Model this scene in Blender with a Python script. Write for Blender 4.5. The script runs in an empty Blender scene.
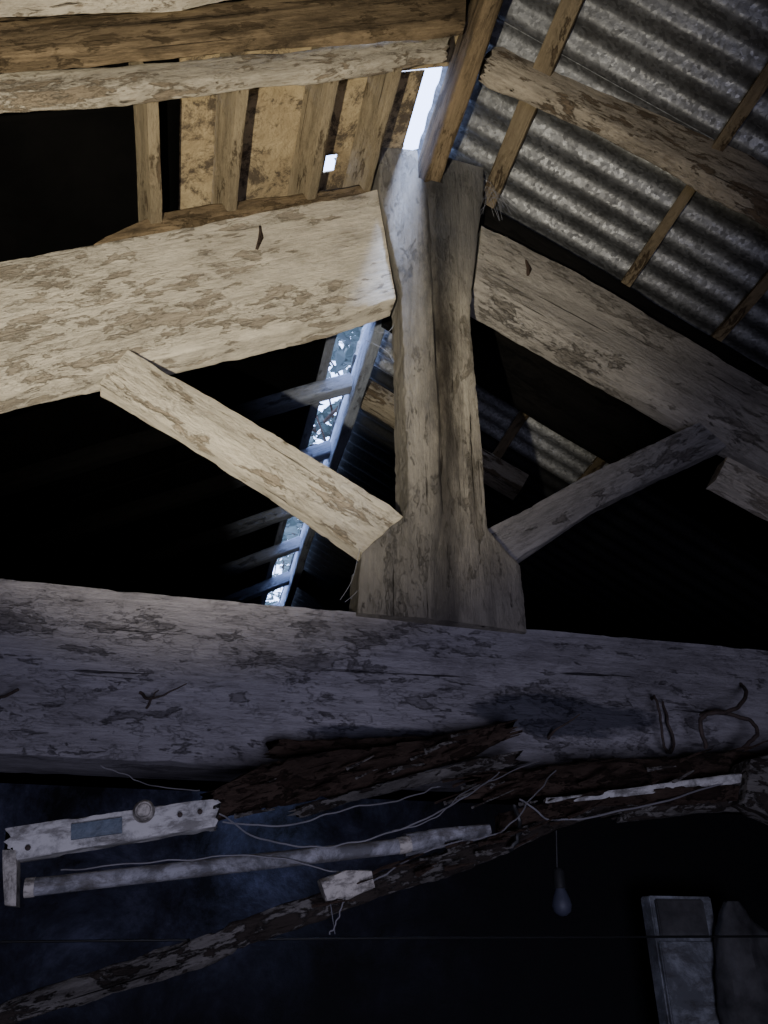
import bpy, bmesh, math, random
from mathutils import Vector, Matrix, noise
random.seed(7)
D=bpy.data; C=bpy.context
COL=C.scene.collection
# ---------------------------------------------------------------- camera
F=769.0; PITCH=math.radians(30.0); YAW=math.radians(13.55); EYE=Vector((0,0,1.6))
cam=D.cameras.new("camera"); co=D.objects.new("camera",cam); COL.objects.link(co)
cam.sensor_fit='VERTICAL'; cam.sensor_height=24; cam.lens=24*F/1024; cam.clip_start=0.02
co.location=EYE; co.rotation_euler=(math.pi/2+PITCH,0,-YAW)
C.scene.camera=co
def ray(x,y):
    a=(x-384)/F; b=(512-y)/F
    yc=math.cos(PITCH)-b*math.sin(PITCH); z=math.sin(PITCH)+b*math.cos(PITCH)
    return Vector((a*math.cos(YAW)+yc*math.sin(YAW), -a*math.sin(YAW)+yc*math.cos(YAW), z))
def P(x,y,yy):
    """survey: photo measurement on the vertical plane y=yy (parallel to the truss)"""
    d=ray(x,y); return EYE+d*(yy/d.y)
XR,ZR,SL=0.55,4.06,0.56
def roofz(x): return ZR-SL*abs(x-XR)
def PR(x,y,side,off=0.0):
    d=ray(x,y); s=SL*side   # z = ZR-off - s*(x-XR)
    t=(ZR-off+s*XR-EYE.z)/(d.z+s*d.x); return EYE+d*t
# ---------------------------------------------------------------- materials
def newmat(n):
    m=D.materials.new(n); m.use_nodes=True; nt=m.node_tree; nt.nodes.clear()
    o=nt.nodes.new("ShaderNodeOutputMaterial"); b=nt.nodes.new("ShaderNodeBsdfPrincipled")
    nt.links.new(b.outputs[0],o.inputs[0]); return m,nt,b
def nz(nt,vec,scale,detail=6,rough=.6,dist=0):
    n=nt.nodes.new("ShaderNodeTexNoise"); n.inputs['Scale'].default_value=scale; n.inputs['Detail'].default_value=detail
    n.inputs['Roughness'].default_value=rough; n.inputs['Distortion'].default_value=dist
    nt.links.new(vec,n.inputs['Vector']); return n.outputs[0]
def mp(nt,vec,sc,loc=(0,0,0)):
    n=nt.nodes.new("ShaderNodeMapping"); n.inputs['Scale'].default_value=sc; n.inputs['Location'].default_value=loc
    nt.links.new(vec,n.inputs['Vector']); return n.outputs[0]
def ramp(nt,fac,stops,interp='LINEAR'):
    n=nt.nodes.new("ShaderNodeValToRGB"); n.color_ramp.interpolation=interp
    e=n.color_ramp.elements
    while len(e)<len(stops): e.new(.5)
    for i,(p,c) in enumerate(stops):
        e[i].position=p
        e[i].color=(c,c,c,1) if isinstance(c,(int,float)) else (*c,1)
    nt.links.new(fac,n.inputs[0]); return n.outputs[0]
def mix(nt,f,a,b,mode='MIX'):
    n=nt.nodes.new("ShaderNodeMix"); n.data_type='RGBA'; n.blend_type=mode
    for s,v in ((n.inputs[0],f),(n.inputs[6],a),(n.inputs[7],b)):
        if isinstance(v,(int,float)): s.default_value=v
        elif isinstance(v,tuple): s.default_value=(*v,1)
        else: nt.links.new(v,s)
    return n.outputs[2]
def math_(nt,op,a,b=0):
    n=nt.nodes.new("ShaderNodeMath"); n.operation=op
    for s,v in ((n.inputs[0],a),(n.inputs[1],b)):
        if isinstance(v,(int,float)): s.default_value=v
        else: nt.links.new(v,s)
    return n.outputs[0]
def bump(nt,h,b,strength=.5,dist=.01):
    n=nt.nodes.new("ShaderNodeBump"); n.inputs['Strength'].default_value=strength; n.inputs['Distance'].default_value=dist
    nt.links.new(h,n.inputs['Height']); nt.links.new(n.outputs[0],b.inputs['Normal'])
def wood_paint(name,paint=(.74,.66,.52),bare=(.55,.47,.355),dark=(.10,.075,.05),thr=.425,dirt=.4,seed=0,grain=.85,bstr=1.0,fl=1.0,stain=None,streak=None,blot=None,shade_fade=None,eg=.5):
    m,nt,b=newmat(name); tc=nt.nodes.new("ShaderNodeTexCoord").outputs['Object']
    l=(seed*3.1,seed*1.7,seed*.9)
    reg0=nz(nt,mp(nt,tc,(1.5,3.6,3.6),(l[0]+3,l[1]+8,l[2])),1.5,6,.62,.6)
    region=ramp(nt,reg0,[(.42,0),(.60,1)])
    flake=nz(nt,mp(nt,tc,(3.8*fl,11.5*fl,11.5*fl),l),2.0,13,.72,.3)
    flake=math_(nt,'ADD',flake,math_(nt,'MULTIPLY',math_(nt,'SUBTRACT',.5,reg0),.40))
    mask=ramp(nt,flake,[(thr-.022,0),(thr+.010,1)])
    edge=ramp(nt,flake,[(thr-.012,0),(thr,1),(thr+.008,0)])
    fl2=nz(nt,mp(nt,tc,(5.0,14,14),(l[0]+7,l[1]+3,l[2])),2.4,13,.74,.25)
    edge2=math_(nt,'MULTIPLY',ramp(nt,fl2,[(.458,0),(.474,1),(.480,0)]),region)
    gr=nz(nt,mp(nt,tc,(1.0,46,46),l),2.0,11,.74,.2)
    crack=ramp(nt,nz(nt,mp(nt,tc,(.7,26,26),(l[0]+9,l[1],l[2])),1.8,6,.64,.6),[(.32,0),(.355,1)])
    fine=nz(nt,mp(nt,tc,(9,30,30),l),3,12,.82)
    tone=ramp(nt,nz(nt,mp(nt,tc,(1.2,3.6,3.6),(l[0]+1,l[1]+5,l[2])),1.7,12,.74,.4),[(.3,.54),(.64,1)])
    bw=mix(nt,ramp(nt,gr,[(.3,0),(.7,1)]),tuple(c*.60 for c in bare),bare)
    pt=mix(nt,ramp(nt,gr,[(.34,0),(.54,1)]),tuple(c*.74 for c in paint),paint)
    pt=mix(nt,ramp(nt,fine,[(.36,.75),(.48,0)]),pt,tuple(c*.8 for c in bare))
    c=mix(nt,mask,bw,pt)
    c=mix(nt,math_(nt,'MULTIPLY',edge,eg),c,dark)
    c=mix(nt,math_(nt,'MULTIPLY',edge2,.45),c,dark)
    dm=ramp(nt,nz(nt,mp(nt,tc,(1.8,5,5),(l[0]+4,l[1],l[2])),1.8,13,.76,.25),[(.50,0),(.74,dirt)])
    c=mix(nt,dm,c,dark)
    if stain:
        sm=ramp(nt,nz(nt,mp(nt,tc,(.7,10,10),(l[0]+2,l[1],l[2])),2.0,11,.72,.5),[(.46,0),(.62,stain)])
        c=mix(nt,sm,c,tuple(x*.8 for x in dark))
    sx=nt.nodes.new("ShaderNodeSeparateXYZ"); nt.links.new(tc,sx.inputs[0])
    if streak:   # stained centre split, darkened head, greyer side and foot of the post (length along local X)
        wv=math_(nt,'MULTIPLY',math_(nt,'SUBTRACT',nz(nt,mp(nt,tc,(2,7,7)),1.5,12,.78),.5),.16)
        az=math_(nt,'ABSOLUTE',math_(nt,'ADD',math_(nt,'SUBTRACT',sx.outputs[2],streak[0]),wv))
        g=ramp(nt,az,[(0,.96),(.020,.8),(.065,0)])
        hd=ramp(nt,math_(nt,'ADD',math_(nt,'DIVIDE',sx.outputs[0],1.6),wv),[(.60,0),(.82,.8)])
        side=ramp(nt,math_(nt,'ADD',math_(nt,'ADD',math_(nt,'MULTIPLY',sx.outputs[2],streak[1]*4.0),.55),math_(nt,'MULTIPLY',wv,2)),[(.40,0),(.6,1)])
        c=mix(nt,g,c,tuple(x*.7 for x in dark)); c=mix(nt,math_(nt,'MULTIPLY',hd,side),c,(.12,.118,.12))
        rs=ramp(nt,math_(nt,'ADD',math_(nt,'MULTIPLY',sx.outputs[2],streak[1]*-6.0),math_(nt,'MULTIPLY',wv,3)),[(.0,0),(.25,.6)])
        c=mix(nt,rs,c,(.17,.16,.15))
        ft=ramp(nt,math_(nt,'ADD',math_(nt,'DIVIDE',sx.outputs[0],1.6),math_(nt,'MULTIPLY',wv,2)),[(.05,.5),(.36,0)])
        c=mix(nt,ft,c,(.19,.175,.16))
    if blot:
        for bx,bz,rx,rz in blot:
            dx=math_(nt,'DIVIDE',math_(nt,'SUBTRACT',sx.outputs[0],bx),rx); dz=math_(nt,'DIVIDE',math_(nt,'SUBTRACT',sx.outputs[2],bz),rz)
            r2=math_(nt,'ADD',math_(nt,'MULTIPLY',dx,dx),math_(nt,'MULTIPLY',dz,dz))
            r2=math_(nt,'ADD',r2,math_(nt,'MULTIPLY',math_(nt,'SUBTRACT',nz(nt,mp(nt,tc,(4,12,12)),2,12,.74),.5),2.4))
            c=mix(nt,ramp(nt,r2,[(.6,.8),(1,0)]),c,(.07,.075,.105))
    c=mix(nt,math_(nt,'MULTIPLY',math_(nt,'SUBTRACT',1,crack),.9*grain),c,tuple(x*.5 for x in dark))
    c=mix(nt,1.0,c,tone,'MULTIPLY')
    if shade_fade:
        c=mix(nt,ramp(nt,math_(nt,'DIVIDE',sx.outputs[0],5.0),[(shade_fade[0]/5,0),(shade_fade[1]/5,1)]),c,(.004,.0035,.003))  # fades to black along local X, painted in place of failing light
    nt.links.new(c,b.inputs['Base Color']); b.inputs['Roughness'].default_value=.9
    b.inputs['Specular IOR Level'].default_value=.1
    h=math_(nt,'ADD',math_(nt,'MULTIPLY',mask,.4),math_(nt,'ADD',math_(nt,'MULTIPLY',gr,.5),math_(nt,'MULTIPLY',crack,.6*grain)))
    h=math_(nt,'ADD',h,math_(nt,'MULTIPLY',math_(nt,'MULTIPLY',ramp(nt,fl2,[(.472,0),(.485,1)]),region),.25))
    h=math_(nt,'ADD',h,math_(nt,'MULTIPLY',fine,.9))
    bump(nt,h,b,bstr,.011); return m
def plain(name,col,rough=.8,var=.4,scale=8,metal=0,bs=.3,spec=.5):
    m,nt,b=newmat(name); tc=nt.nodes.new("ShaderNodeTexCoord").outputs['Object']
    n=nz(nt,tc,scale,8,.65)
    nt.links.new(mix(nt,ramp(nt,n,[(.35,0),(.65,1)]),tuple(c*(1-var) for c in col),col),b.inputs['Base Color'])
    b.inputs['Roughness'].default_value=rough; b.inputs['Metallic'].default_value=metal; b.inputs['Specular IOR Level'].default_value=spec
    bump(nt,n,b,bs,.006); return m
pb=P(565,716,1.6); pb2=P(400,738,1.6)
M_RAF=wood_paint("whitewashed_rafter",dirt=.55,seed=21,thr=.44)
M_RAFR=wood_paint("whitewashed_rafter_dim",paint=(.44,.40,.34),bare=(.32,.285,.235),dark=(.06,.05,.04),dirt=.6,seed=2,grain=1.0)  # darker copy of the rafter whitewash, dim right side painted in
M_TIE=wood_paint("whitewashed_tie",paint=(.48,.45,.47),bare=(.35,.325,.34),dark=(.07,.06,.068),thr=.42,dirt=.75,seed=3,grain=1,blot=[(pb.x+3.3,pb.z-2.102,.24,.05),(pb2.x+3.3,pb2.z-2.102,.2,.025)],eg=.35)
M_POST=wood_paint("post_wood",paint=(.56,.50,.39),bare=(.42,.365,.27),dark=(.055,.045,.035),thr=.42,dirt=.6,seed=4,grain=1.1,stain=.5,streak=(0.01,1),eg=.35)
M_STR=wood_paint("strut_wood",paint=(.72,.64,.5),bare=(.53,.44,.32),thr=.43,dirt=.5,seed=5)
M_STRR=wood_paint("strut_wood_shaded",paint=(.40,.375,.355),bare=(.29,.265,.245),dark=(.05,.045,.04),thr=.42,dirt=.6,seed=6,eg=.35)  # greyer copy of the strut wood with shadow painted in
M_LOG=wood_paint("log_whitewash",paint=(.58,.51,.39),bare=(.40,.32,.22),dark=(.07,.05,.03),thr=.44,dirt=.6,seed=7,grain=1,bstr=1)
M_BROWN=wood_paint("brown_timber",paint=(.29,.21,.12),bare=(.19,.135,.075),dark=(.026,.019,.012),thr=.44,dirt=.95,seed=8,grain=1,stain=.7)
M_LOGB=wood_paint("weathered_log",paint=(.46,.395,.30),bare=(.24,.18,.12),dark=(.03,.022,.015),thr=.46,dirt=.85,seed=9,grain=1.3,bstr=1)
M_BAT=wood_paint("batten_wood",paint=(.40,.32,.20),bare=(.26,.19,.115),dark=(.05,.035,.022),thr=.42,dirt=.7,seed=10)
M_BATR=wood_paint("batten_wood_brown",paint=(.27,.21,.13),bare=(.18,.13,.08),dark=(.05,.03,.02),thr=.42,dirt=.55,seed=17)
M_BLUE=wood_paint("daylight_tint_rafter",paint=(.36,.39,.46),bare=(.27,.29,.34),dark=(.06,.06,.07),thr=.42,dirt=.5,seed=11,shade_fade=(.20,.58))  # cold daylight tint by the ridge and fade to dark are painted
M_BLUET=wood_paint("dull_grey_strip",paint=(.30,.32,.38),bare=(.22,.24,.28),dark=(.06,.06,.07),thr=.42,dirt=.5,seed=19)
M_PBLUE=wood_paint("daylight_tint_ridge",paint=(.42,.46,.55),bare=(.30,.32,.38),dark=(.06,.06,.07),thr=.42,dirt=.5,seed=16)  # cold daylight on the far ridge board painted as pale blue
M_SHADE=wood_paint("shade_black_timber",paint=(.010,.009,.008),bare=(.008,.007,.006),dark=(.003,.003,.002),thr=.42,dirt=.5,seed=15)  # near-black colour stands in for shadow on these rafters
M_ROT=wood_paint("rotten_wood",paint=(.115,.078,.058),bare=(.065,.042,.031),dark=(.008,.006,.005),thr=.46,dirt=.9,seed=12,grain=1.5,bstr=1,fl=1.8)
M_ROTP=wood_paint("rotten_wood_pale",paint=(.30,.275,.25),bare=(.09,.072,.06),dark=(.010,.008,.007),thr=.52,dirt=.95,seed=13,grain=1.5,bstr=1,fl=2.0)
m,nt,b=newmat("tan_board"); tc=nt.nodes.new("ShaderNodeTexCoord").outputs['Object']
c=mix(nt,ramp(nt,nz(nt,tc,4,12,.74,.4),[(.36,0),(.62,1)]),(.23,.165,.085),(.44,.34,.19))
c=mix(nt,ramp(nt,nz(nt,mp(nt,tc,(7,7,7),(3,0,0)),1,12,.80,.3),[(.43,.9),(.51,0)]),c,(.05,.034,.02))
nt.links.new(c,b.inputs['Base Color']); b.inputs['Roughness'].default_value=.9; bump(nt,nz(nt,tc,18,9,.75),b,1,.014); M_TAN=m
M_DK=plain("dark_roof_board",(.003,.0028,.0026),.95,.5,4,spec=.03)  # near-black colour stands in for the unlit left roof
M_STONE=plain("dark_stone",(.010,.0095,.0095),.95,.6,3,bs=.8,spec=.1)
M_FLOOR=plain("earth_floor",(.02,.018,.016),.95,.5,5,spec=.1)
M_RUST=plain("rusty_iron",(.075,.052,.042),.8,.6,60,.1)
M_WIRE=plain("cable",(.20,.19,.20),.6,.3,20)
M_LBL=plain("label_blue_grey",(.10,.13,.17),.5,.5,60)
def dirty(name,col,sc,k=.36):
    m,nt,b=newmat(name); tc=nt.nodes.new("ShaderNodeTexCoord").outputs['Object']
    c=mix(nt,ramp(nt,nz(nt,tc,sc,10,.75,.4),[(k,.85),(k+.14,0)]),col,tuple(x*.22 for x in col))
    c=mix(nt,ramp(nt,nz(nt,mp(nt,tc,(3,9,9)),sc*.4,8,.7,.3),[(.50,0),(.62,.7)]),c,(.06,.05,.042))
    nt.links.new(c,b.inputs['Base Color']); b.inputs['Roughness'].default_value=.7; bump(nt,nz(nt,tc,sc*2,6,.7),b,.6,.005); return m
M_ENAM=dirty("dirty_enamel",(.50,.48,.455),14,.40); M_TUBE=dirty("dusty_tube",(.30,.295,.31),16,.44); M_BEIGE=dirty("beige_plastic",(.46,.42,.365),30,.40)
M_DARKP=plain("dark_plastic",(.02,.02,.02),.5,.3,20)
M_CLOTH=plain("sack_cloth",(.16,.155,.155),.95,.6,9,spec=.1)
M_PALE=dirty("pale_paint",(.48,.50,.54),4,.46)
M_LEAF=plain("leaf",(.07,.095,.08),.6,.4,3)
M_WEB=plain("cobweb_dust",(.2,.2,.22),.9,.2,20)
m,nt,b=newmat("whitewashed_stone"); tc=nt.nodes.new("ShaderNodeTexCoord").outputs['Object']
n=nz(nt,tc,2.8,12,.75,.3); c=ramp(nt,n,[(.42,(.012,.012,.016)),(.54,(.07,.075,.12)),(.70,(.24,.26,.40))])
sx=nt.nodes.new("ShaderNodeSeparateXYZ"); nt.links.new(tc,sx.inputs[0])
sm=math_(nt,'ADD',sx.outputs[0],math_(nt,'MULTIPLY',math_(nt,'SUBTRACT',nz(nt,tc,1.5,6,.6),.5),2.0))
c=mix(nt,ramp(nt,math_(nt,'DIVIDE',math_(nt,'ADD',sm,4),8),[(.42,0),(.58,1)]),c,(.006,.006,.007))  # darkening along x paints the falloff of light on the wall
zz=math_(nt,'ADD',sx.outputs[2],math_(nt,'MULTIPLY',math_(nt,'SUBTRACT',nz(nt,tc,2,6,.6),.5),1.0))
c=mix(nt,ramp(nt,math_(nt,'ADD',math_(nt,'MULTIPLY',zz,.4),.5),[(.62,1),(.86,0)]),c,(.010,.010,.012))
nt.links.new(c,b.inputs['Base Color']); b.inputs['Roughness'].default_value=.95; bump(nt,n,b,.8,.03); M_WW=m
def galv(name,k,rust,metal=.55,ro=.48):
    m,nt,b=newmat(name); tc=nt.nodes.new("ShaderNodeTexCoord").outputs['Object']
    v=nt.nodes.new("ShaderNodeTexVoronoi"); v.inputs['Scale'].default_value=95; nt.links.new(tc,v.inputs['Vector'])
    sp=nt.nodes.new("ShaderNodeSeparateColor"); nt.links.new(v.outputs['Color'],sp.inputs[0])
    c=mix(nt,sp.outputs[0],tuple(k*x for x in (.15,.151,.153)),tuple(k*x for x in (.36,.362,.365)))
    c=mix(nt,ramp(nt,nz(nt,tc,5,9,.75),[(.44,0),(.70,rust)]),c,tuple(k*x for x in (.08,.076,.072)))
    nt.links.new(c,b.inputs['Base Color']); b.inputs['Metallic'].default_value=metal
    r=mix(nt,sp.outputs[1],(ro-.10,)*3,(ro+.14,)*3); nt.links.new(r,b.inputs['Roughness'])
    bump(nt,nz(nt,tc,36,5,.7),b,.4,.004); return m
M_GALV=galv("galvanised_iron",.42,.75,.45); M_GALV3=galv("lit_patch_iron",1.0,.6); M_GALV2=galv("shade_dark_iron",.02,.9,.1,.8)  # iron tones paint the lit patch and the dark depth beyond it
m,nt,b=newmat("bulb_glass"); b.inputs['Base Color'].default_value=(.07,.075,.11,1); b.inputs['Roughness'].default_value=.6
b.inputs['Transmission Weight'].default_value=.4; M_GLASS=m
# ---------------------------------------------------------------- helpers
def tag(o,label=None,cat=None,group=None,kind=None):
    if label: o["label"]=label
    if cat: o["category"]=cat
    if group: o["group"]=group
    if kind: o["kind"]=kind
    return o
def mkobj(name,bm,mat,smooth=True,mw=None,parent=None):
    me=D.meshes.new(name); bmesh.ops.recalc_face_normals(bm,faces=bm.faces); bm.to_mesh(me); bm.free()
    me.materials.append(mat)
    if smooth:
        me.shade_smooth(); me.set_sharp_from_angle(angle=math.radians(50))
    o=D.objects.new(name,me); COL.objects.link(o)
    if mw is not None: o.matrix_world=mw
    if parent:
        o.parent=parent; o.matrix_parent_inverse=parent.matrix_world.inverted()
    return o
def loft(name,st,mat,n=60,m=10,rough=.004,rnd=.12,seed=0,rag=0.0,keel=0,keelpos=0,parent=None,wob=1.0,groove=0,edge=0,chamf=0):
    """st: list of (centre, half-height vec, half-depth vec)"""
    L=[0]
    for i in range(1,len(st)): L.append(L[-1]+(st[i][0]-st[i-1][0]).length)
    T=L[-1]; X=(st[-1][0]-st[0][0]).normalized(); Z=st[0][1]-X*st[0][1].dot(X); Z.normalize(); Y=Z.cross(X)
    org=st[0][0]; R=Matrix((X,Y,Z)).transposed().to_4x4(); MW=Matrix.Translation(org)@R; inv=MW.inverted()
    per=[]
    for k in range(m): per.append((-1+2*k/m,-1))
    for k in range(m): per.append((1,-1+2*k/m))
    for k in range(m): per.append((1-2*k/m,1))
    for k in range(m): per.append((-1,1-2*k/m))
    pr=[]
    for a,b2 in per:
        q=1-rnd; qa=max(-q,min(q,a)); qb=max(-q,min(q,b2)); va,vb=a-qa,b2-qb; l=math.hypot(va,vb)
        pr.append((qa+va/l*rnd,qb+vb/l*rnd))
    bm=bmesh.new(); rings=[]
    for i in range(n+1):
        s=T*i/n; k=0
        while k<len(L)-2 and s>L[k+1]: k+=1
        f=(s-L[k])/max(1e-9,L[k+1]-L[k]); f=max(0,min(1,f))
        c=st[k][0].lerp(st[k+1][0],f); h=st[k][1].lerp(st[k+1][1],f); d=st[k][2].lerp(st[k+1][2],f)
        hn=h.normalized(); dn=d.normalized(); ring=[]
        for a,b2 in pr:
            p=c+h*a+d*b2
            if chamf and b2<0 and a<-.55: p+=dn*chamf*(-.55-a)/.45*(-b2)
            if keel and b2<0: p+=-dn*keel*max(0,1-abs(a-keelpos)/(1+abs(keelpos)))
            if groove and b2<-.9:
                gc=keelpos+.10*noise.noise(Vector((s*4,seed,3))); g=max(0,1-abs(a-gc)/.085); p+=dn*groove*g*(.5+.5*noise.noise(Vector((s*3,seed,8)))+.3)
            q=Vector((s*2.5+seed*7.3,a*h.length*9,b2*d.length*9+seed))
            nn=noise.noise(q)*1.0+noise.noise(q*3.3)*.5+noise.noise(Vector((s*30,a*h.length*60+seed,b2*d.length*60)))*.25
            p+=(hn*a+dn*b2)*rough*nn
            if edge and abs(a)>.8:
                p-=hn*(1 if a>0 else -1)*edge*max(0,noise.noise(Vector((s*14,a*3+seed,b2)))+noise.noise(Vector((s*45,a*3+seed,b2)))*.5)
            w=Vector((s*1.3+seed*3,seed,0)); p+=(hn*noise.noise(w)+dn*noise.noise(w+Vector((0,9,0))))*rough*1.6*wob
            if rag and (i==0 or i==n or i==1 or i==n-1):
                p+=X*(1 if i>n/2 else -1)*rag*noise.noise(Vector((a*4,b2*4,seed+i*.01)))
            ring.append(bm.verts.new(inv@p))
        rings.append(ring)
    K=len(pr)
    for i in range(n):
        for k in range(K):
            bm.faces.new((rings[i][k],rings[i][(k+1)%K],rings[i+1][(k+1)%K],rings[i+1][k]))
    bm.faces.new(rings[0]); bm.faces.new(rings[-1])
    return mkobj(name,bm,mat,True,MW,parent)
def truss_timber(name,prs,y0,dep,mat,**k):
    st=[]
    for lo,hi in prs:
        a=P(lo[0],lo[1],lo[2] if len(lo)>2 else y0) if not isinstance(lo,Vector) else lo
        b=P(hi[0],hi[1],hi[2] if len(hi)>2 else y0) if not isinstance(hi,Vector) else hi
        st.append(((a+b)/2+Vector((0,dep/2,0)),(b-a)/2,Vector((0,dep/2,0))))
    return loft(name,st,mat,**k)
def bar(name,p0,p1,w,h,mat,up=Vector((0,0,1)),**k):
    p0=Vector(p0);p1=Vector(p1); x=(p1-p0).normalized(); z=(up-x*up.dot(x)).normalized(); y=z.cross(x)
    return loft(name,[(p0,z*h/2,y*w/2),(p1,z*h/2,y*w/2)],mat,**k)
def smoothpts(pts,n=8):
    pts=[Vector(p) for p in pts]; out=[]
    for i in range(len(pts)-1):
        p0=pts[max(i-1,0)];p1=pts[i];p2=pts[i+1];p3=pts[min(i+2,len(pts)-1)]
        for k in range(n):
            t=k/n; out.append(.5*((2*p1)+(-p0+p2)*t+(2*p0-5*p1+4*p2-p3)*t*t+(-p0+3*p1-3*p2+p3)*t**3))
    out.append(pts[-1]); return out
def tube(name,pts,r,mat,seg=8,sm=8,parent=None,taper=False,jit=0):
    pp=smoothpts(pts,sm) if sm>1 else [Vector(p) for p in pts]
    if jit:
        s0=random.random()*50
        pp=[p+Vector((noise.noise(Vector((i*.3,s0,0))),noise.noise(Vector((i*.3,s0,5))),noise.noise(Vector((i*.3,s0,9)))))*jit for i,p in enumerate(pp)]
    org=pp[0].copy(); bm=bmesh.new(); rings=[]; prev=None
    for i,p in enumerate(pp):
        t=(pp[min(i+1,len(pp)-1)]-pp[max(i-1,0)]).normalized()
        if prev is None: u=t.orthogonal().normalized()
        else: u=(prev-t*prev.dot(t)).normalized()
        prev=u; v=t.cross(u); rr=r*(1-.7*i/(len(pp)-1)) if taper else r
        rings.append([bm.verts.new(p-org+(u*math.cos(2*math.pi*k/seg)+v*math.sin(2*math.pi*k/seg))*rr) for k in range(seg)])
    for i in range(len(rings)-1):
        for k in range(seg): bm.faces.new((rings[i][k],rings[i][(k+1)%seg],rings[i+1][(k+1)%seg],rings[i+1][k]))
    bm.faces.new(rings[0]);bm.faces.new(rings[-1])
    return mkobj(name,bm,mat,True,Matrix.Translation(org),parent)
def box(name,lo,hi,mat,parent=None,bev=0):
    lo=Vector(lo);hi=Vector(hi); c=(lo+hi)/2; bm=bmesh.new(); bmesh.ops.create_cube(bm,size=1)
    for v in bm.verts: v.co=Vector((v.co.x*(hi.x-lo.x),v.co.y*(hi.y-lo.y),v.co.z*(hi.z-lo.z)))
    if bev: bmesh.ops.bevel(bm,geom=bm.edges[:],offset=bev,segments=2,affect='EDGES')
    return mkobj(name,bm,mat,False,Matrix.Translation(c),parent)
def spin(name,prof,mat,mw,seg=24,parent=None):
    bm=bmesh.new(); rings=[[bm.verts.new((r*math.cos(2*math.pi*k/seg),r*math.sin(2*math.pi*k/seg),z)) for k in range(seg)] for r,z in prof]
    for i in range(len(rings)-1):
        for k in range(seg): bm.faces.new((rings[i][k],rings[i][(k+1)%seg],rings[i+1][(k+1)%seg],rings[i+1][k]))
    bm.faces.new(rings[0]);bm.faces.new(rings[-1])
    return mkobj(name,bm,mat,True,mw,parent)
# ---------------------------------------------------------------- setting
XL,XRt,YB,YF=-3.3,4.4,-2.0,6.6
def S(o): o["kind"]="structure"; return o
S(box("floor",(XL-.3,YB-.3,-.1),(XRt+.3,YF+.3,0),M_FLOOR))
S(box("wall_left",(XL-.3,YB,0),(XL,YF,roofz(XL)-.05),M_STONE))
S(box("wall_right",(XRt,YB,0),(XRt+.3,YF,roofz(XRt)-.05),M_STONE))
def gable(name,y0,y1):
    bm=bmesh.new(); pts=[(XL-.3,0),(XRt+.3,0),(XRt+.3,roofz(XRt+.3)-.02),(XR,ZR-.02),(XL-.3,roofz(XL-.3)-.02)]
    a=[bm.verts.new((x,y0,z)) for x,z in pts]; b=[bm.verts.new((x,y1,z)) for x,z in pts]
    bm.faces.new(a);bm.faces.new(b)
    for i in range(5): bm.faces.new((a[i],a[(i+1)%5],b[(i+1)%5],b[i]))
    S(mkobj(name,bm,M_STONE,False))
gable("wall_back",YF,YF+.3); gable("wall_front",YB-.3,YB)
S(box("wall_partition",(XL,2.9,0),(XRt,3.1,2.1),M_WW))
# ---------------------------------------------------------------- roof coverings
def slope_grid(name,x0,x1,y0,y1,side,mat,nx,ny,wave=0,pitch=.09,thick=.012,hole=None,dz=0):
    bm=bmesh.new(); cx,cy=(x0+x1)/2,(y0+y1)/2; cz=ZR-SL*side*(cx-XR); g=[]
    for j in range(ny+1):
        y=y0+(y1-y0)*j/ny; row=[]
        for i in range(nx+1):
            x=x0+(x1-x0)*i/nx; z=ZR-SL*side*(x-XR)+.012
            if wave: z+=wave*math.sin(2*math.pi*(y-y0)/pitch)+.003*noise.noise(Vector((x*2,y*2,0)))
            else: z+=.004*noise.noise(Vector((x*3,y*3,1)))
            row.append(bm.verts.new((x-cx,y-cy,z-cz)))
        g.append(row)
    for j in range(ny):
        for i in range(nx):
            if hole and any(abs(x0+(x1-x0)*(i+.5)/nx-hx)<dx and abs(y0+(y1-y0)*(j+.5)/ny-hy)<dy for hx,hy,dx,dy in hole): continue
            bm.faces.new((g[j][i],g[j][i+1],g[j+1][i+1],g[j+1][i]))
    o=mkobj(name,bm,mat,True,Matrix.Translation((cx,cy,cz+dz)))
    md=o.modifiers.new("thickness",'SOLIDIFY'); md.thickness=thick; md.offset=1; return o
W=.81; GRP="corrugated roofing sheets"; DLB="corrugated iron roofing sheet coloured near-black for the shade deep in the barn"
sh=slope_grid("corrugated_iron_sheet",XR-.03,XRt+.29,YB-.1,YB-.1+W+.045,1,M_GALV,30,200,.010,.09,.002)
tag(sh,"galvanised corrugated iron roofing sheet with spangled grey surface","roofing sheet",GRP)
sh2=None
for i in range(1,11):
    if i==5: continue
    c=sh.copy()
    if i>5:
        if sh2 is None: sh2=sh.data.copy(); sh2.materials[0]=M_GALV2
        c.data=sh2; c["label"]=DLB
    COL.objects.link(c); c.location.y+=W*i; c.location.z+=.003*(i%2)
y5=YB-.1+W*5
o=slope_grid("corrugated_iron_sheet",XR-.03,1.72,y5,y5+W+.045,1,M_GALV3,12,200,.010,.09,.002,dz=.003); tag(o,"short corrugated iron sheet behind the truss, coloured lighter for the lit patch","roofing sheet",GRP)
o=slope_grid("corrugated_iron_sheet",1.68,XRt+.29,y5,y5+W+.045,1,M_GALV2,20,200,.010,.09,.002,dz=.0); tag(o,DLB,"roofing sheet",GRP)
hp=PR(331,166,-1)
def lb(x0,x1,y0,y1,mat,hole=None,nm="roof_board",lab="tan weathered roof board nailed over the battens",dz=0,th=.012):
    o=slope_grid(nm,x0,x1,y0,y1,-1,mat,60,40,0,0,th,hole,dz); tag(o,lab,"board","roof boards"); return o
XT=-.30; GAP=.40
DL="roof board coloured near-black for the unlit part of the roof"
lb(XT,XR,YB-.1,-.01,M_DK,lab=DL); lb(XT,XR,0,1.19,M_DK,lab=DL)
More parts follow.
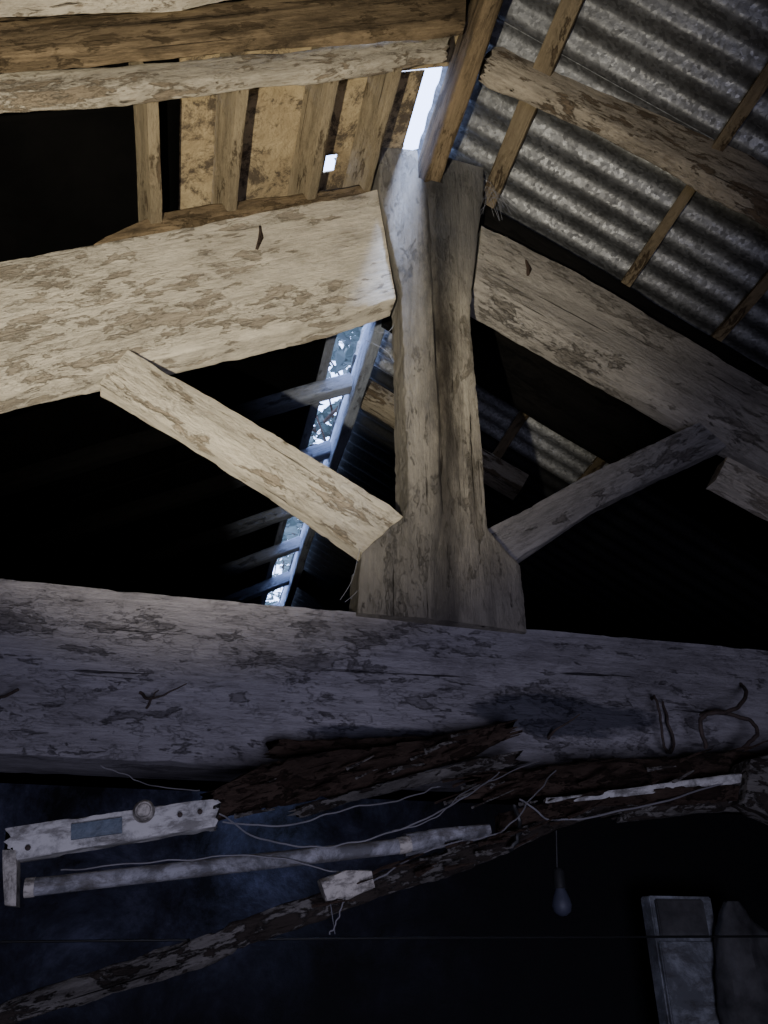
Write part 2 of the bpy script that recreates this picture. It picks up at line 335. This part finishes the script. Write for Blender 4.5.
lb(XT,XR,1.195,1.33,M_TAN)
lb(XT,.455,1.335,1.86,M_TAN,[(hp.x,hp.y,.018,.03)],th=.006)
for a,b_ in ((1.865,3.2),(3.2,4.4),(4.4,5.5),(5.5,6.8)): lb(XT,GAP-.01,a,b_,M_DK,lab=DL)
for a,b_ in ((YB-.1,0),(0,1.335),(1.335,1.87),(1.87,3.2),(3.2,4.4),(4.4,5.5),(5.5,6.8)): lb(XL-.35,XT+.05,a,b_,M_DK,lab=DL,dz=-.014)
# ---------------------------------------------------------------- ridge, rafters, battens
rb=bar("ridge_board",(XR,YB,3.93),(XR,1.69,3.93),.055,.2,M_BROWN,n=120,rough=.004,rnd=.15,seed=3)
tag(rb,"brown rough ridge board running over the king post","ridge board")
rb=bar("ridge_board",(XR-.01,1.70,3.93),(XR-.01,YF,3.93),.05,.19,M_PBLUE,n=120,rough=.004,rnd=.15,seed=4)
tag(rb,"ridge board with cold blue daylight painted into its colour","ridge board")
o=truss_timber("common_rafter",[((-330,180),(-330,138)),((0,98),(0,70)),((120,90),(120,64)),((250,74),(250,50)),((380,64),(380,40)),((447,54),(452,32))],1.2,.045,M_LOG,n=140,rough=.008,rnd=.5,seed=11,rag=.02,edge=.005)
tag(o,"knobbly whitewashed round pole rafter below the battens","rafter","common rafters")
o=truss_timber("common_rafter",[((-330,114),(-330,62)),((0,56),(0,16)),((200,42),(200,6)),((466,22),(466,-16))],1.1,.04,M_BROWN,n=110,rough=.006,rnd=.2,seed=12,edge=.005)
tag(o,"brown squared rafter beside a whitewashed pole","rafter","common rafters")
o=truss_timber("common_rafter",[((-330,20),(-330,-60)),((0,0),(0,-40)),((180,-6),(180,-50)),((480,-70),(480,-120))],1.0,.04,M_LOG,n=80,rough=.006,rnd=.2,seed=14)
tag(o,"pale squared rafter high under the roof","rafter","common rafters")
o=truss_timber("common_rafter",[((486,64,1.2),(496,46,1.2)),((494,72,1.2),(508,42,1.2)),((562,102,1.19),(574,68,1.19)),((662,152,1.16),(675,114,1.16)),((768,204,1.12),(775,166,1.12)),((960,320,1.1),(965,270,1.1))],1.2,.06,M_LOGB,n=180,m=12,rough=.010,rnd=.45,seed=15,rag=.03,edge=.008)
tag(o,"weathered knotty pole rafter with a worn rounded end","rafter","common rafters")
def crafter(y,side,mat,w=.09,h=.09,seed=0,lab="",x1=None,x0=None):
    x0=XR+side*.03 if x0 is None else x0; x1=x1 if x1 is not None else (XRt if side>0 else XL)
    z=lambda x: roofz(x)-.045-h/2
    o=bar("common_rafter",(x0,y,z(x0)),(x1,y,z(x1)),w,h,mat,n=60,m=6,rough=.006,rnd=.3,seed=seed); tag(o,lab,"rafter","common rafters")
for i,y in enumerate((2.25,2.82,3.38,3.95,4.5,5.05,5.6,6.15)):
    crafter(y,-1,M_BLUE,.075,.075,seed=20+i,lab="grey rafter with daylight tint near the ridge and fade to dark painted in")
crafter(1.745,1,M_SHADE,.16,.13,seed=29,lab="added black rafter standing in for the shadow directly above the truss")  # added as a dark band where the shadow lies
crafter(2.12,1,M_SHADE,.3,.22,seed=28,lab="broad added black rafter standing in for shadow behind the truss")  # added wide and black to fill the shadowed strip
crafter(2.85,1,M_LOGB,.11,.11,seed=30,lab="old brown pole rafter under the iron sheets",x1=1.35)
for i,y in enumerate((3.9,5.0,6.0)):
    crafter(y,1,M_SHADE,.1,.11,seed=31+i,lab="rafter coloured black for the shade deep in the barn")
for y in (.2,-.8,):
    crafter(y,1,M_LOGB,seed=41,lab="old brown pole rafter under the iron sheets"); crafter(y,-1,M_LOGB,seed=42,lab="old brown pole rafter under the roof boards")
def batten(p,side,y0,y1,w,mat,seed,lab,th=.035):
    up=Vector((SL*side,0,1)).normalized()
    z=ZR-SL*side*(p.x-XR)-.002-th*.55
    o=bar("roof_batten",(p.x,y0,z),(p.x,y1,z),w,th,mat,up=up,n=60,m=6,rough=.003,rnd=.15,seed=seed); tag(o,lab,"batten","roof battens")
LB="brown sawn batten running along the roof slope"
for i,(x,y,w) in enumerate(((143,150,.034),(228,140,.034),(314,135,.034),(376,115,.028),(-60,170,.06),(-200,200,.06))):
    batten(PR(x,y,-1,.12),-1,1.225,1.86,w,M_BAT,50+i,LB,.125)
for i,(x,y,w) in enumerate(((537,90,.06),(697,185,.036),(748,308,.036),(850,330,.04),(950,400,.04))):
    q=PR(x,y,1,.04)
    batten(q,1,YB,2.0,w,M_BATR,60+i,"narrow brown batten under the corrugated iron")
for i,(x,y,w) in enumerate(((520,425,.045),(598,468,.045))):
    batten(PR(x,y,1,.04),1,2.3,2.9,w,M_BATR,75+i,"short brown batten under the corrugated iron")
o=bar("trim_1",(GAP-.03,1.87,roofz(GAP-.03)-.02),(GAP-.03,YF,roofz(GAP-.03)-.02),.04,.03,M_BLUET,n=80,m=6,rough=.004,seed=70); S(o)
# ---------------------------------------------------------------- truss
zt,zb=2.278,1.926
st=[]
for x in (XL,-2,-.5,0,.5,1.0,1.5,2.5,XRt):
    st.append((Vector((x,1.69,(zt+zb)/2)),Vector((0,0,(zt-zb)/2)),Vector((0,.09,0))))
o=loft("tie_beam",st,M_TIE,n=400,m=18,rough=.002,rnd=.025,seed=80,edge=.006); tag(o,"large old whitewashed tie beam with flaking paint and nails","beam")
xs=lambda a,b,x: a+(b-a)*((x-a.x)/(b.x-a.x))
lo0,lo1=P(0,394,1.6),P(395,290,1.6); hi0,hi1=P(0,262,1.6),P(376,188,1.6)
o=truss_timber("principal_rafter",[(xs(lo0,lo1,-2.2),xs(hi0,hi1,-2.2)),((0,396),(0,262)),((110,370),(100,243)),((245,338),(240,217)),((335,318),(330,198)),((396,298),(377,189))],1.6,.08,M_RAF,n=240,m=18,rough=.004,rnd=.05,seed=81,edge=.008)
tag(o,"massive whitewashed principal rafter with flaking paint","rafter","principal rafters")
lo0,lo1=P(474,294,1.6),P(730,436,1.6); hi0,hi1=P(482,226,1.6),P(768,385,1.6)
o=truss_timber("principal_rafter",[((474,295),(482,224)),((560,344),(575,272)),((690,416),(705,348)),((770,458),(770,386)),(xs(lo0,lo1,3.2),xs(hi0,hi1,3.25))],1.6,.085,M_RAFR,n=200,m=20,rough=.004,rnd=.04,seed=82,edge=.006,chamf=.05)  # lower chamfer shaped so the edge reads as lit from below
tag(o,"weathered principal rafter with dimness painted grey and lower edge bevelled to catch light","rafter","principal rafters")
o=truss_timber("king_post",[((358,614),(527,632)),((359,590),(525,600)),((361,554),(521,566)),((405,513),(487,530)),((408,500),(486,514)),((405,400),(478,402)),((402,314),(471,314)),((402,290),(472,292)),((390,240),(478,242)),((379,190),(483,200)),((377,148),(484,168))],1.585,.13,M_POST,n=300,m=40,rough=.003,rnd=.04,seed=83,keel=.022,keelpos=-.12,wob=.3,groove=.018,edge=.008)
tag(o,"stained king post with flared head and stepped foot","post")
bm=bmesh.new(); bmesh.ops.create_cube(bm,size=1)
for v in bm.verts: v.co=Vector((XR-.012+v.co.x*.088,1.6+v.co.y*.8,3.925+v.co.z*.225+(.1 if v.co.z>0 else 0)))
cut=mkobj("cutter",bm,M_POST,False); md=o.modifiers.new("b",'BOOLEAN'); md.object=cut; md.operation='DIFFERENCE'; md.solver='EXACT'
C.view_layer.update(); me=D.meshes.new_from_object(o.evaluated_get(C.evaluated_depsgraph_get())); o.modifiers.clear(); o.data=me
D.objects.remove(cut)
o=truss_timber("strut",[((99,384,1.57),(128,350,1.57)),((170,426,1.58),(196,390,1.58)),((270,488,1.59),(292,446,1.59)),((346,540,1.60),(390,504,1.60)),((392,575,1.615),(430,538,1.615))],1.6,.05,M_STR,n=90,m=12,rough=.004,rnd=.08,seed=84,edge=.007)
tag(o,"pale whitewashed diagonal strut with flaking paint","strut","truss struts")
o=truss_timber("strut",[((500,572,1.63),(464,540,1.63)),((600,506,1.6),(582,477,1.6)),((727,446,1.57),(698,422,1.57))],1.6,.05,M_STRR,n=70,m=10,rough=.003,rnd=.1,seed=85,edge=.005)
tag(o,"diagonal strut with its shadow painted in as dull grey","strut","truss struts")
o=truss_timber("packing_plank",[((92,246),(108,236)),((150,232),(160,212)),((260,216),(262,196)),((369,202),(369,182))],1.64,.06,M_BROWN,n=60,m=8,rough=.006,rnd=.3,seed=86)
tag(o,"thin brown plank lying on top of the principal rafter","plank")
o=truss_timber("cleat",[((716,480),(728,456)),((770,508),(778,482)),((860,550),(868,530))],1.53,.05,M_RAF,n=40,m=8,rough=.004,rnd=.08,seed=87)
tag(o,"pale timber cleat fixed beneath the rafter","cleat")
# ---------------------------------------------------------------- ironwork on the tie beam
def iron(name,pts,r,lab,cat,mat=M_RUST,taper=False): 
    return tag(tube(name,[P(*p) for p in pts],r,mat,taper=taper,jit=.003),lab,cat)
iron("nail",[(140,693,1.6),(150,699,1.57),(165,694,1.55),(187,684,1.53)],.0035,"bent rusty nail sticking out of the beam","nail",taper=True)
iron("nail",[(146,708,1.6),(152,698,1.57),(158,690,1.56)],.003,"small rusty nail beside a bent nail","nail",taper=True)
iron("nail",[(548,738,1.6),(556,730,1.57),(580,714,1.53)],.004,"bent rusty nail sticking out of the beam","nail",taper=True)
iron("nail",[(-6,700,1.6),(5,696,1.57),(18,690,1.54)],.003,"rusty nail sticking out of the beam","nail")
iron("staple",[(652,700,1.6),(655,697,1.55),(660,715,1.54),(662,735,1.54),(665,748,1.55),(671,752,1.57),(674,742,1.58),(668,722,1.58),(663,702,1.6)],.003,"narrow rusty iron staple on the beam","staple")
iron("iron_hook",[(741,684,1.6),(746,692,1.54),(741,704,1.50),(726,712,1.48),(708,714,1.48),(700,722,1.48),(703,738,1.49),(707,748,1.50)],.0045,"rusty curved iron hook on the tie beam","hook")
iron("iron_hook",[(700,716,1.6),(716,711,1.56),(736,716,1.53),(752,722,1.51),(757,734,1.50),(748,744,1.50),(738,752,1.5)],.0045,"rusty curled iron hook beside another","hook")
for (x,y,w,h,yy) in ((258,238,.016,.05,1.6),(527,268,.02,.035,1.6)):
    p=P(x,y,yy); st=[(p+Vector((0,.01,-h)),Vector((w*.2,0,0)),Vector((0,.012,0))),(p+Vector((w*.4,.01,0)),Vector((w*.6,0,0)),Vector((0,.014,0))),(p+Vector((0,.01,h)),Vector((w*.3,0,0)),Vector((0,.012,0)))]
    tag(loft("wood_splinter",st,M_ROT,n=24,m=4,rough=.008,rnd=.8,seed=int(x),edge=.01),"dark curled splinter lifting from the rafter","splinter")
# ---------------------------------------------------------------- fallen debris below the beam
o=truss_timber("broken_board",[((205,824,1.40),(212,792,1.40)),((260,812,1.41),(262,764,1.41)),((330,798,1.44),(335,752,1.44)),((420,776,1.47),(425,742,1.47)),((480,752,1.5),(478,727,1.5)),((508,734,1.5),(503,720,1.5))],1.45,.03,M_ROT,n=260,m=14,rough=.012,rnd=.25,seed=90,rag=.08,edge=.04)
tag(o,"rotten reddish-brown broken board hanging under the beam","board")
o=truss_timber("broken_board",[((270,756,1.52),(275,740,1.52)),((380,752,1.53),(382,736,1.53)),((460,748,1.53),(462,732,1.53))],1.52,.03,M_ROT,n=100,m=6,rough=.010,rnd=.3,seed=91,rag=.04,edge=.015)
tag(o,"dark splintered strip of rotten wood","board")
o=truss_timber("broken_board",[((470,800,1.45),(480,770,1.45)),((600,788,1.46),(605,754,1.46)),((700,778,1.47),(702,748,1.47)),((860,770,1.48),(860,742,1.48))],1.46,.04,M_ROT,n=240,m=12,rough=.013,rnd=.3,seed=92,rag=.06,edge=.035)
tag(o,"long blackened rotten board below the beam","board")
o=truss_timber("broken_board",[((300,818,1.42),(296,804,1.42)),((400,792,1.44),(400,778,1.44)),((520,764,1.46),(516,752,1.46))],1.43,.02,M_ROTP,n=120,m=6,rough=.008,rnd=.3,seed=101,rag=.05,edge=.02)
tag(o,"pale split lath under the rotten board","board")
o=truss_timber("broken_board",[((500,834,1.41),(500,814,1.41)),((600,810,1.42),(602,792,1.42)),((745,798,1.43),(745,786,1.43))],1.42,.025,M_ROT,n=140,m=8,rough=.012,rnd=.3,seed=111,rag=.05,edge=.03)
tag(o,"splintered dark board end layered under another","board")
o=truss_timber("rotten_pole",[((-40,1044,1.3),(-35,1020,1.3)),((60,1010,1.3),(60,987,1.3)),((180,970,1.32),(180,947,1.32)),((300,926,1.34),(298,899,1.34)),((400,892,1.37),(395,866,1.37)),((500,860,1.4),(492,838,1.4)),((600,820,1.42),(600,800,1.42)),((800,798,1.46),(800,784,1.46))],1.35,.03,M_ROTP,n=340,m=8,rough=.012,rnd=.4,seed=93,rag=.03,edge=.034)
tag(o,"long decayed pole slung among the fallen wiring","pole")
o=truss_timber("pale_batten",[((545,805,1.41),(547,797,1.41)),((640,798,1.41),(640,787,1.41)),((745,783,1.42),(745,773,1.42))],1.42,.015,M_ENAM,n=60,m=5,rough=.004,rnd=.4,seed=94,edge=.006)
tag(o,"slim pale metal strip under the beam","metal strip")
o=truss_timber("pale_batten",[((620,822,1.45),(622,812,1.45)),((700,812,1.45),(700,800,1.45)),((800,808,1.46),(800,792,1.46))],1.45,.015,M_ROTP,n=60,m=5,rough=.005,rnd=.4,seed=104,edge=.008)
tag(o,"slim grey splintered lath under the beam","lath")
o=truss_timber("timber_offcut",[((745,800,1.4),(750,760,1.4)),((800,830,1.4),(806,745,1.4))],1.4,.06,M_ROTP,n=30,m=6,rough=.01,rnd=.3,seed=95)
tag(o,"grey timber offcut wedged beneath the beam","offcut")
fx=truss_timber("light_fitting",[((8,862,1.38),(8,828,1.38)),((60,853,1.38),(60,820,1.38)),((216,826,1.39),(218,797,1.39))],1.38,.05,M_ENAM,n=90,m=10,rough=.003,rnd=.12,seed=96,wob=.2,edge=.007,rag=.02)
tag(fx,"dirty white metal strip light fitting with a small label","light fitting")
C.view_layer.update()
o=truss_timber("label_plate",[((71,840,1.372),(71,824,1.372)),((122,833,1.373),(122,817,1.373))],1.372,.006,M_LBL,n=10,m=3,rough=0,rnd=.1,parent=fx); o["label"]="blue-grey maker's label plate"
p=P(144,812,1.375); spin("starter_knob",[(.017,0),(.017,.012),(.013,.02),(.011,.02),(.010,.014)],M_BEIGE,Matrix.Translation(p)@Matrix.Rotation(math.radians(90),4,'X'),parent=fx)
truss_timber("end_bracket",[((4,905,1.38),(16,906,1.38)),((2,870,1.38),(16,868,1.38)),((3,850,1.38),(14,850,1.38))],1.38,.04,M_BEIGE,n=20,m=4,rough=.004,rnd=.2,parent=fx)
for i,(x,y) in enumerate(((28,848),(200,812),(180,815))):
    spin("screw",[(.004,0),(.004,.004),(.002,.005)],M_RUST,Matrix.Translation(P(x,y,1.378))@Matrix.Rotation(math.radians(90),4,'X'),seg=10,parent=fx)
e=D.objects.new("fluorescent_tube",None); COL.objects.link(e); e.location=P(25,888,1.34); C.view_layer.update()
tag(e,"dusty fluorescent tube lying loose below its fitting","light tube")
tube("tube_glass",[P(34,887,1.34),P(400,846,1.36)],.0125,M_TUBE,16,1,parent=e)
tube("end_cap",[P(25,888,1.34),P(35,887,1.34)],.0135,M_BEIGE,16,1,parent=e)
tube("end_cap",[P(398,846,1.36),P(410,844,1.36)],.0135,M_BEIGE,16,1,parent=e)
o=truss_timber("lamp_holder",[((408,856,1.36),(406,834,1.36)),((450,846,1.37),(450,828,1.37)),((492,836,1.38),(490,824,1.38))],1.36,.03,M_TUBE,n=40,m=6,rough=.006,rnd=.4,seed=97,edge=.01); tag(o,"grey lamp holder at the end of the tube","lamp holder")
jb=truss_timber("junction_box",[((328,902,1.31),(320,880,1.31)),((350,900,1.31),(346,870,1.31)),((376,890,1.31),(372,870,1.31))],1.31,.03,M_BEIGE,n=24,m=7,rough=.006,rnd=.2,seed=98,edge=.015); tag(jb,"small broken beige junction box among the wires","junction box")
def wire(pts,r=.0013,lab="thin loose electric cable drooping below the beam",mat=M_WIRE):
    tag(tube("cable",[P(*p) for p in pts],r,mat,6,12,jit=.004),lab,"cable","loose cables")
wire([(220,812,1.38),(260,838,1.36),(330,846,1.34),(400,830,1.34),(460,800,1.36),(500,772,1.42)])
wire([(222,822,1.38),(290,825,1.37),(350,808,1.38),(400,800,1.4),(440,786,1.45)])
wire([(60,870,1.36),(160,862,1.34),(260,856,1.34),(340,872,1.33)],.0011)
wire([(372,882,1.33),(430,850,1.34),(500,832,1.36),(530,800,1.38),(555,770,1.45)])
wire([(520,800,1.4),(560,820,1.4),(640,806,1.4),(745,778,1.43)],.0018)
wire([(100,765,1.5),(125,775,1.5),(150,785,1.48),(200,790,1.42)],.001)
wire([(392,832,1.38),(430,820,1.38),(470,790,1.4),(540,760,1.46)],.001)
wire([(515,805,1.38),(520,830,1.37),(510,850,1.37)],.004,"thick black frayed end of a cable",M_DARKP)
wire([(345,898,1.31),(338,918,1.32),(330,934,1.33)],.0011)
tag(tube("conduit",[P(-200,944,2.2),P(400,938,2.2),P(900,936,2.2)],.003,M_DARKP,8,2),"thin horizontal conduit crossing the dark room","conduit")
e=D.objects.new("hanging_bulb",None); COL.objects.link(e); e.location=P(557,850,1.5); C.view_layer.update()
tag(e,"bare dusty light bulb hanging from a cord","light bulb")
tube("cord",[P(555,775,1.5),P(556,820,1.5),P(557,868,1.5)],.0015,M_DARKP,6,4,parent=e)
p=P(558,868,1.5); spin("socket",[(.006,0),(.011,-.006),(.012,-.032),(.013,-.036)],M_DARKP,Matrix.Translation(p),16,e)
spin("glass",[(.011,-.034),(.013,-.05),(.022,-.07),(.025,-.085),(.021,-.1),(.010,-.108),(.002,-.11)],M_GLASS,Matrix.Translation(p)@Matrix.Scale(.75,4),20,e)
for i in range(72):
    t=random.random()
    if i%3==0: x=210+t*290; y=812-t*78+random.uniform(-16,12); a=1.40+t*.09
    elif i%3==1: x=430+t*330; y=800-t*38+random.uniform(-18,18); a=1.43
    else: x=300+t*280; y=905-t*90+random.uniform(-12,12); a=1.32+t*.08
    l=random.uniform(12,44); s=random.choice((.4,1,1))
    tag(tube("wood_splinter",[P(x,y,a),P(x+l*.5,y-l*.22*s,a-.015),P(x+l,y-l*random.uniform(.3,.5)*s,a-.03)],random.uniform(.002,.0055),random.choice((M_ROT,M_ROT,M_ROTP)),5,3,taper=True,jit=.002),"dark splinter of rotten wood","splinter","wood splinters")
# ---------------------------------------------------------------- lower objects
zp=P(672,896,2.5).z; xa=P(650,900,2.5).x; xb=P(706,900,2.5).x
e=D.objects.new("cupboard",None); COL.objects.link(e); e.location=((xa+xb)/2,2.6,0); C.view_layer.update()
tag(e,"narrow pale painted cupboard standing in the dark","cupboard")
box("body",(xa,2.5,0),(xb+.02,2.56,zp),M_PALE,e,.004)
box("door",(xa+.002,2.484,.05),(xb+.012,2.499,zp-.13),M_PALE,e,.004)
box("door",(xa+.012,2.484,zp-.12),(xb-.02,2.499,zp-.01),M_CLOTH,e,.004)
spin("knob",[(.006,0),(.006,.012),(.013,.02),(.01,.028)],M_RUST,Matrix.Translation((xb-.02,2.484,1.2))@Matrix.Rotation(math.radians(90),4,'X'),14,e)
st=[]
cx=P(745,930,2.38).x
for z,w in ((0,.13),(.5,.14),(1.1,.13),(1.5,.11),(1.66,.085),(1.75,.03)):
    st.append((Vector((cx,2.4,z)),Vector((w,0,0)),Vector((0,w*.6,0))))
tag(loft("stuffed_sack",st,M_CLOTH,n=60,m=8,rough=.03,rnd=.7,seed=99),"tall grey cloth sack standing on the floor","sack")
# ---------------------------------------------------------------- cobwebs
def web(pts,r=.0007):
    tag(tube("cobweb",[P(*p) for p in pts],r,M_WEB,4,4),"fine dusty cobweb strand","cobweb","cobwebs")
web([(340,600,1.6),(352,580,1.6),(360,548,1.6)]); web([(345,602,1.6),(358,590,1.6),(366,570,1.6)])
web([(105,390,1.6),(125,400,1.6),(150,405,1.61)]); web([(365,340,1.65),(385,350,1.62),(394,362,1.6)]); web([(370,330,1.65),(386,333,1.62),(394,325,1.6)])
web([(520,590,1.6),(510,575,1.6),(500,562,1.6)]); web([(335,934,1.33),(330,900,1.34),(328,880,1.34)])
for i in range(10):
    x=random.uniform(486,500); web([(482+random.uniform(-3,2),random.uniform(170,215),1.6),(x,random.uniform(185,200),1.58),(x+random.uniform(6,18),random.uniform(200,222),1.6)],.0005)
# ---------------------------------------------------------------- tree outside
e=D.objects.new("tree",None); COL.objects.link(e); e.location=(2.6,9.5,0); C.view_layer.update()
tag(e,"leafy tree overhanging the barn roof outdoors","tree")
tube("trunk",[(2.6,9.5,0),(2.5,9.4,3),(2.2,9,5.5),(1.6,8,7)],.16,M_ROT,10,6,parent=e,taper=True)
for i in range(26):
    a=Vector((1.2+random.uniform(-.5,1),8+random.uniform(-2,2),6.6)); b_=Vector((random.uniform(.2,1.8),random.uniform(4.4,12),random.uniform(5.4,7.8)))
    tube("branch",[a,a.lerp(b_,.5)+Vector((0,0,.2)),b_],.025,M_ROT,6,4,parent=e,taper=True)
bm=bmesh.new()
for i in range(15000):
    p=Vector((random.uniform(.3,2.0),random.uniform(4.2,13),random.uniform(5.4,8)))
    if noise.noise(p*1.1)<.06: continue
    R=Matrix.Rotation(random.uniform(0,6.3),3,'Z')@Matrix.Rotation(random.uniform(-1,1),3,'X'); s=random.uniform(.05,.10)
    vs=[bm.verts.new(p+R@Vector(q)*s) for q in ((-1,0,0),(-.3,.45,.05),(.6,.3,0),(1.1,0,-.1),(.6,-.3,0),(-.3,-.45,.05))]
    bm.faces.new(vs)
o=mkobj("foliage",bm,M_LEAF,False,None,e); o["kind"]="stuff"
# ---------------------------------------------------------------- light
w=D.worlds.new("world"); C.scene.world=w; w.use_nodes=True; bg=w.node_tree.nodes['Background']
bg.inputs[0].default_value=(.42,.56,1.0,1); bg.inputs[1].default_value=9
def aim(o,t): o.rotation_euler=(Vector(t)-o.location).to_track_quat('-Z','Y').to_euler()
l=D.lights.new("torch",'SPOT'); l.energy=380; l.color=(1,.93,.76); l.spot_size=math.radians(66); l.spot_blend=1; l.shadow_soft_size=.012
lo=D.objects.new("torch",l); COL.objects.link(lo); lo.location=(-.34,.06,1.5); aim(lo,P(265,205,1.6))
l=D.lights.new("cool_fill",'AREA'); l.energy=21; l.color=(.70,.71,1); l.size=.6  # added cool fill lamp behind the camera, no door is modelled
lo=D.objects.new("cool_fill",l); COL.objects.link(lo); lo.location=(.15,-.6,1.2); aim(lo,P(430,790,1.6))
l=D.lights.new("sky_fill_spot",'SPOT'); l.energy=900; l.color=(.46,.60,1); l.spot_size=math.radians(40); l.spot_blend=.5; l.shadow_soft_size=.08  # added spot strengthening the daylight through the ridge gap onto the post
lo=D.objects.new("sky_fill_spot",l); COL.objects.link(lo); lo.location=(.60,1.13,4.95); aim(lo,(.40,1.58,3.65))
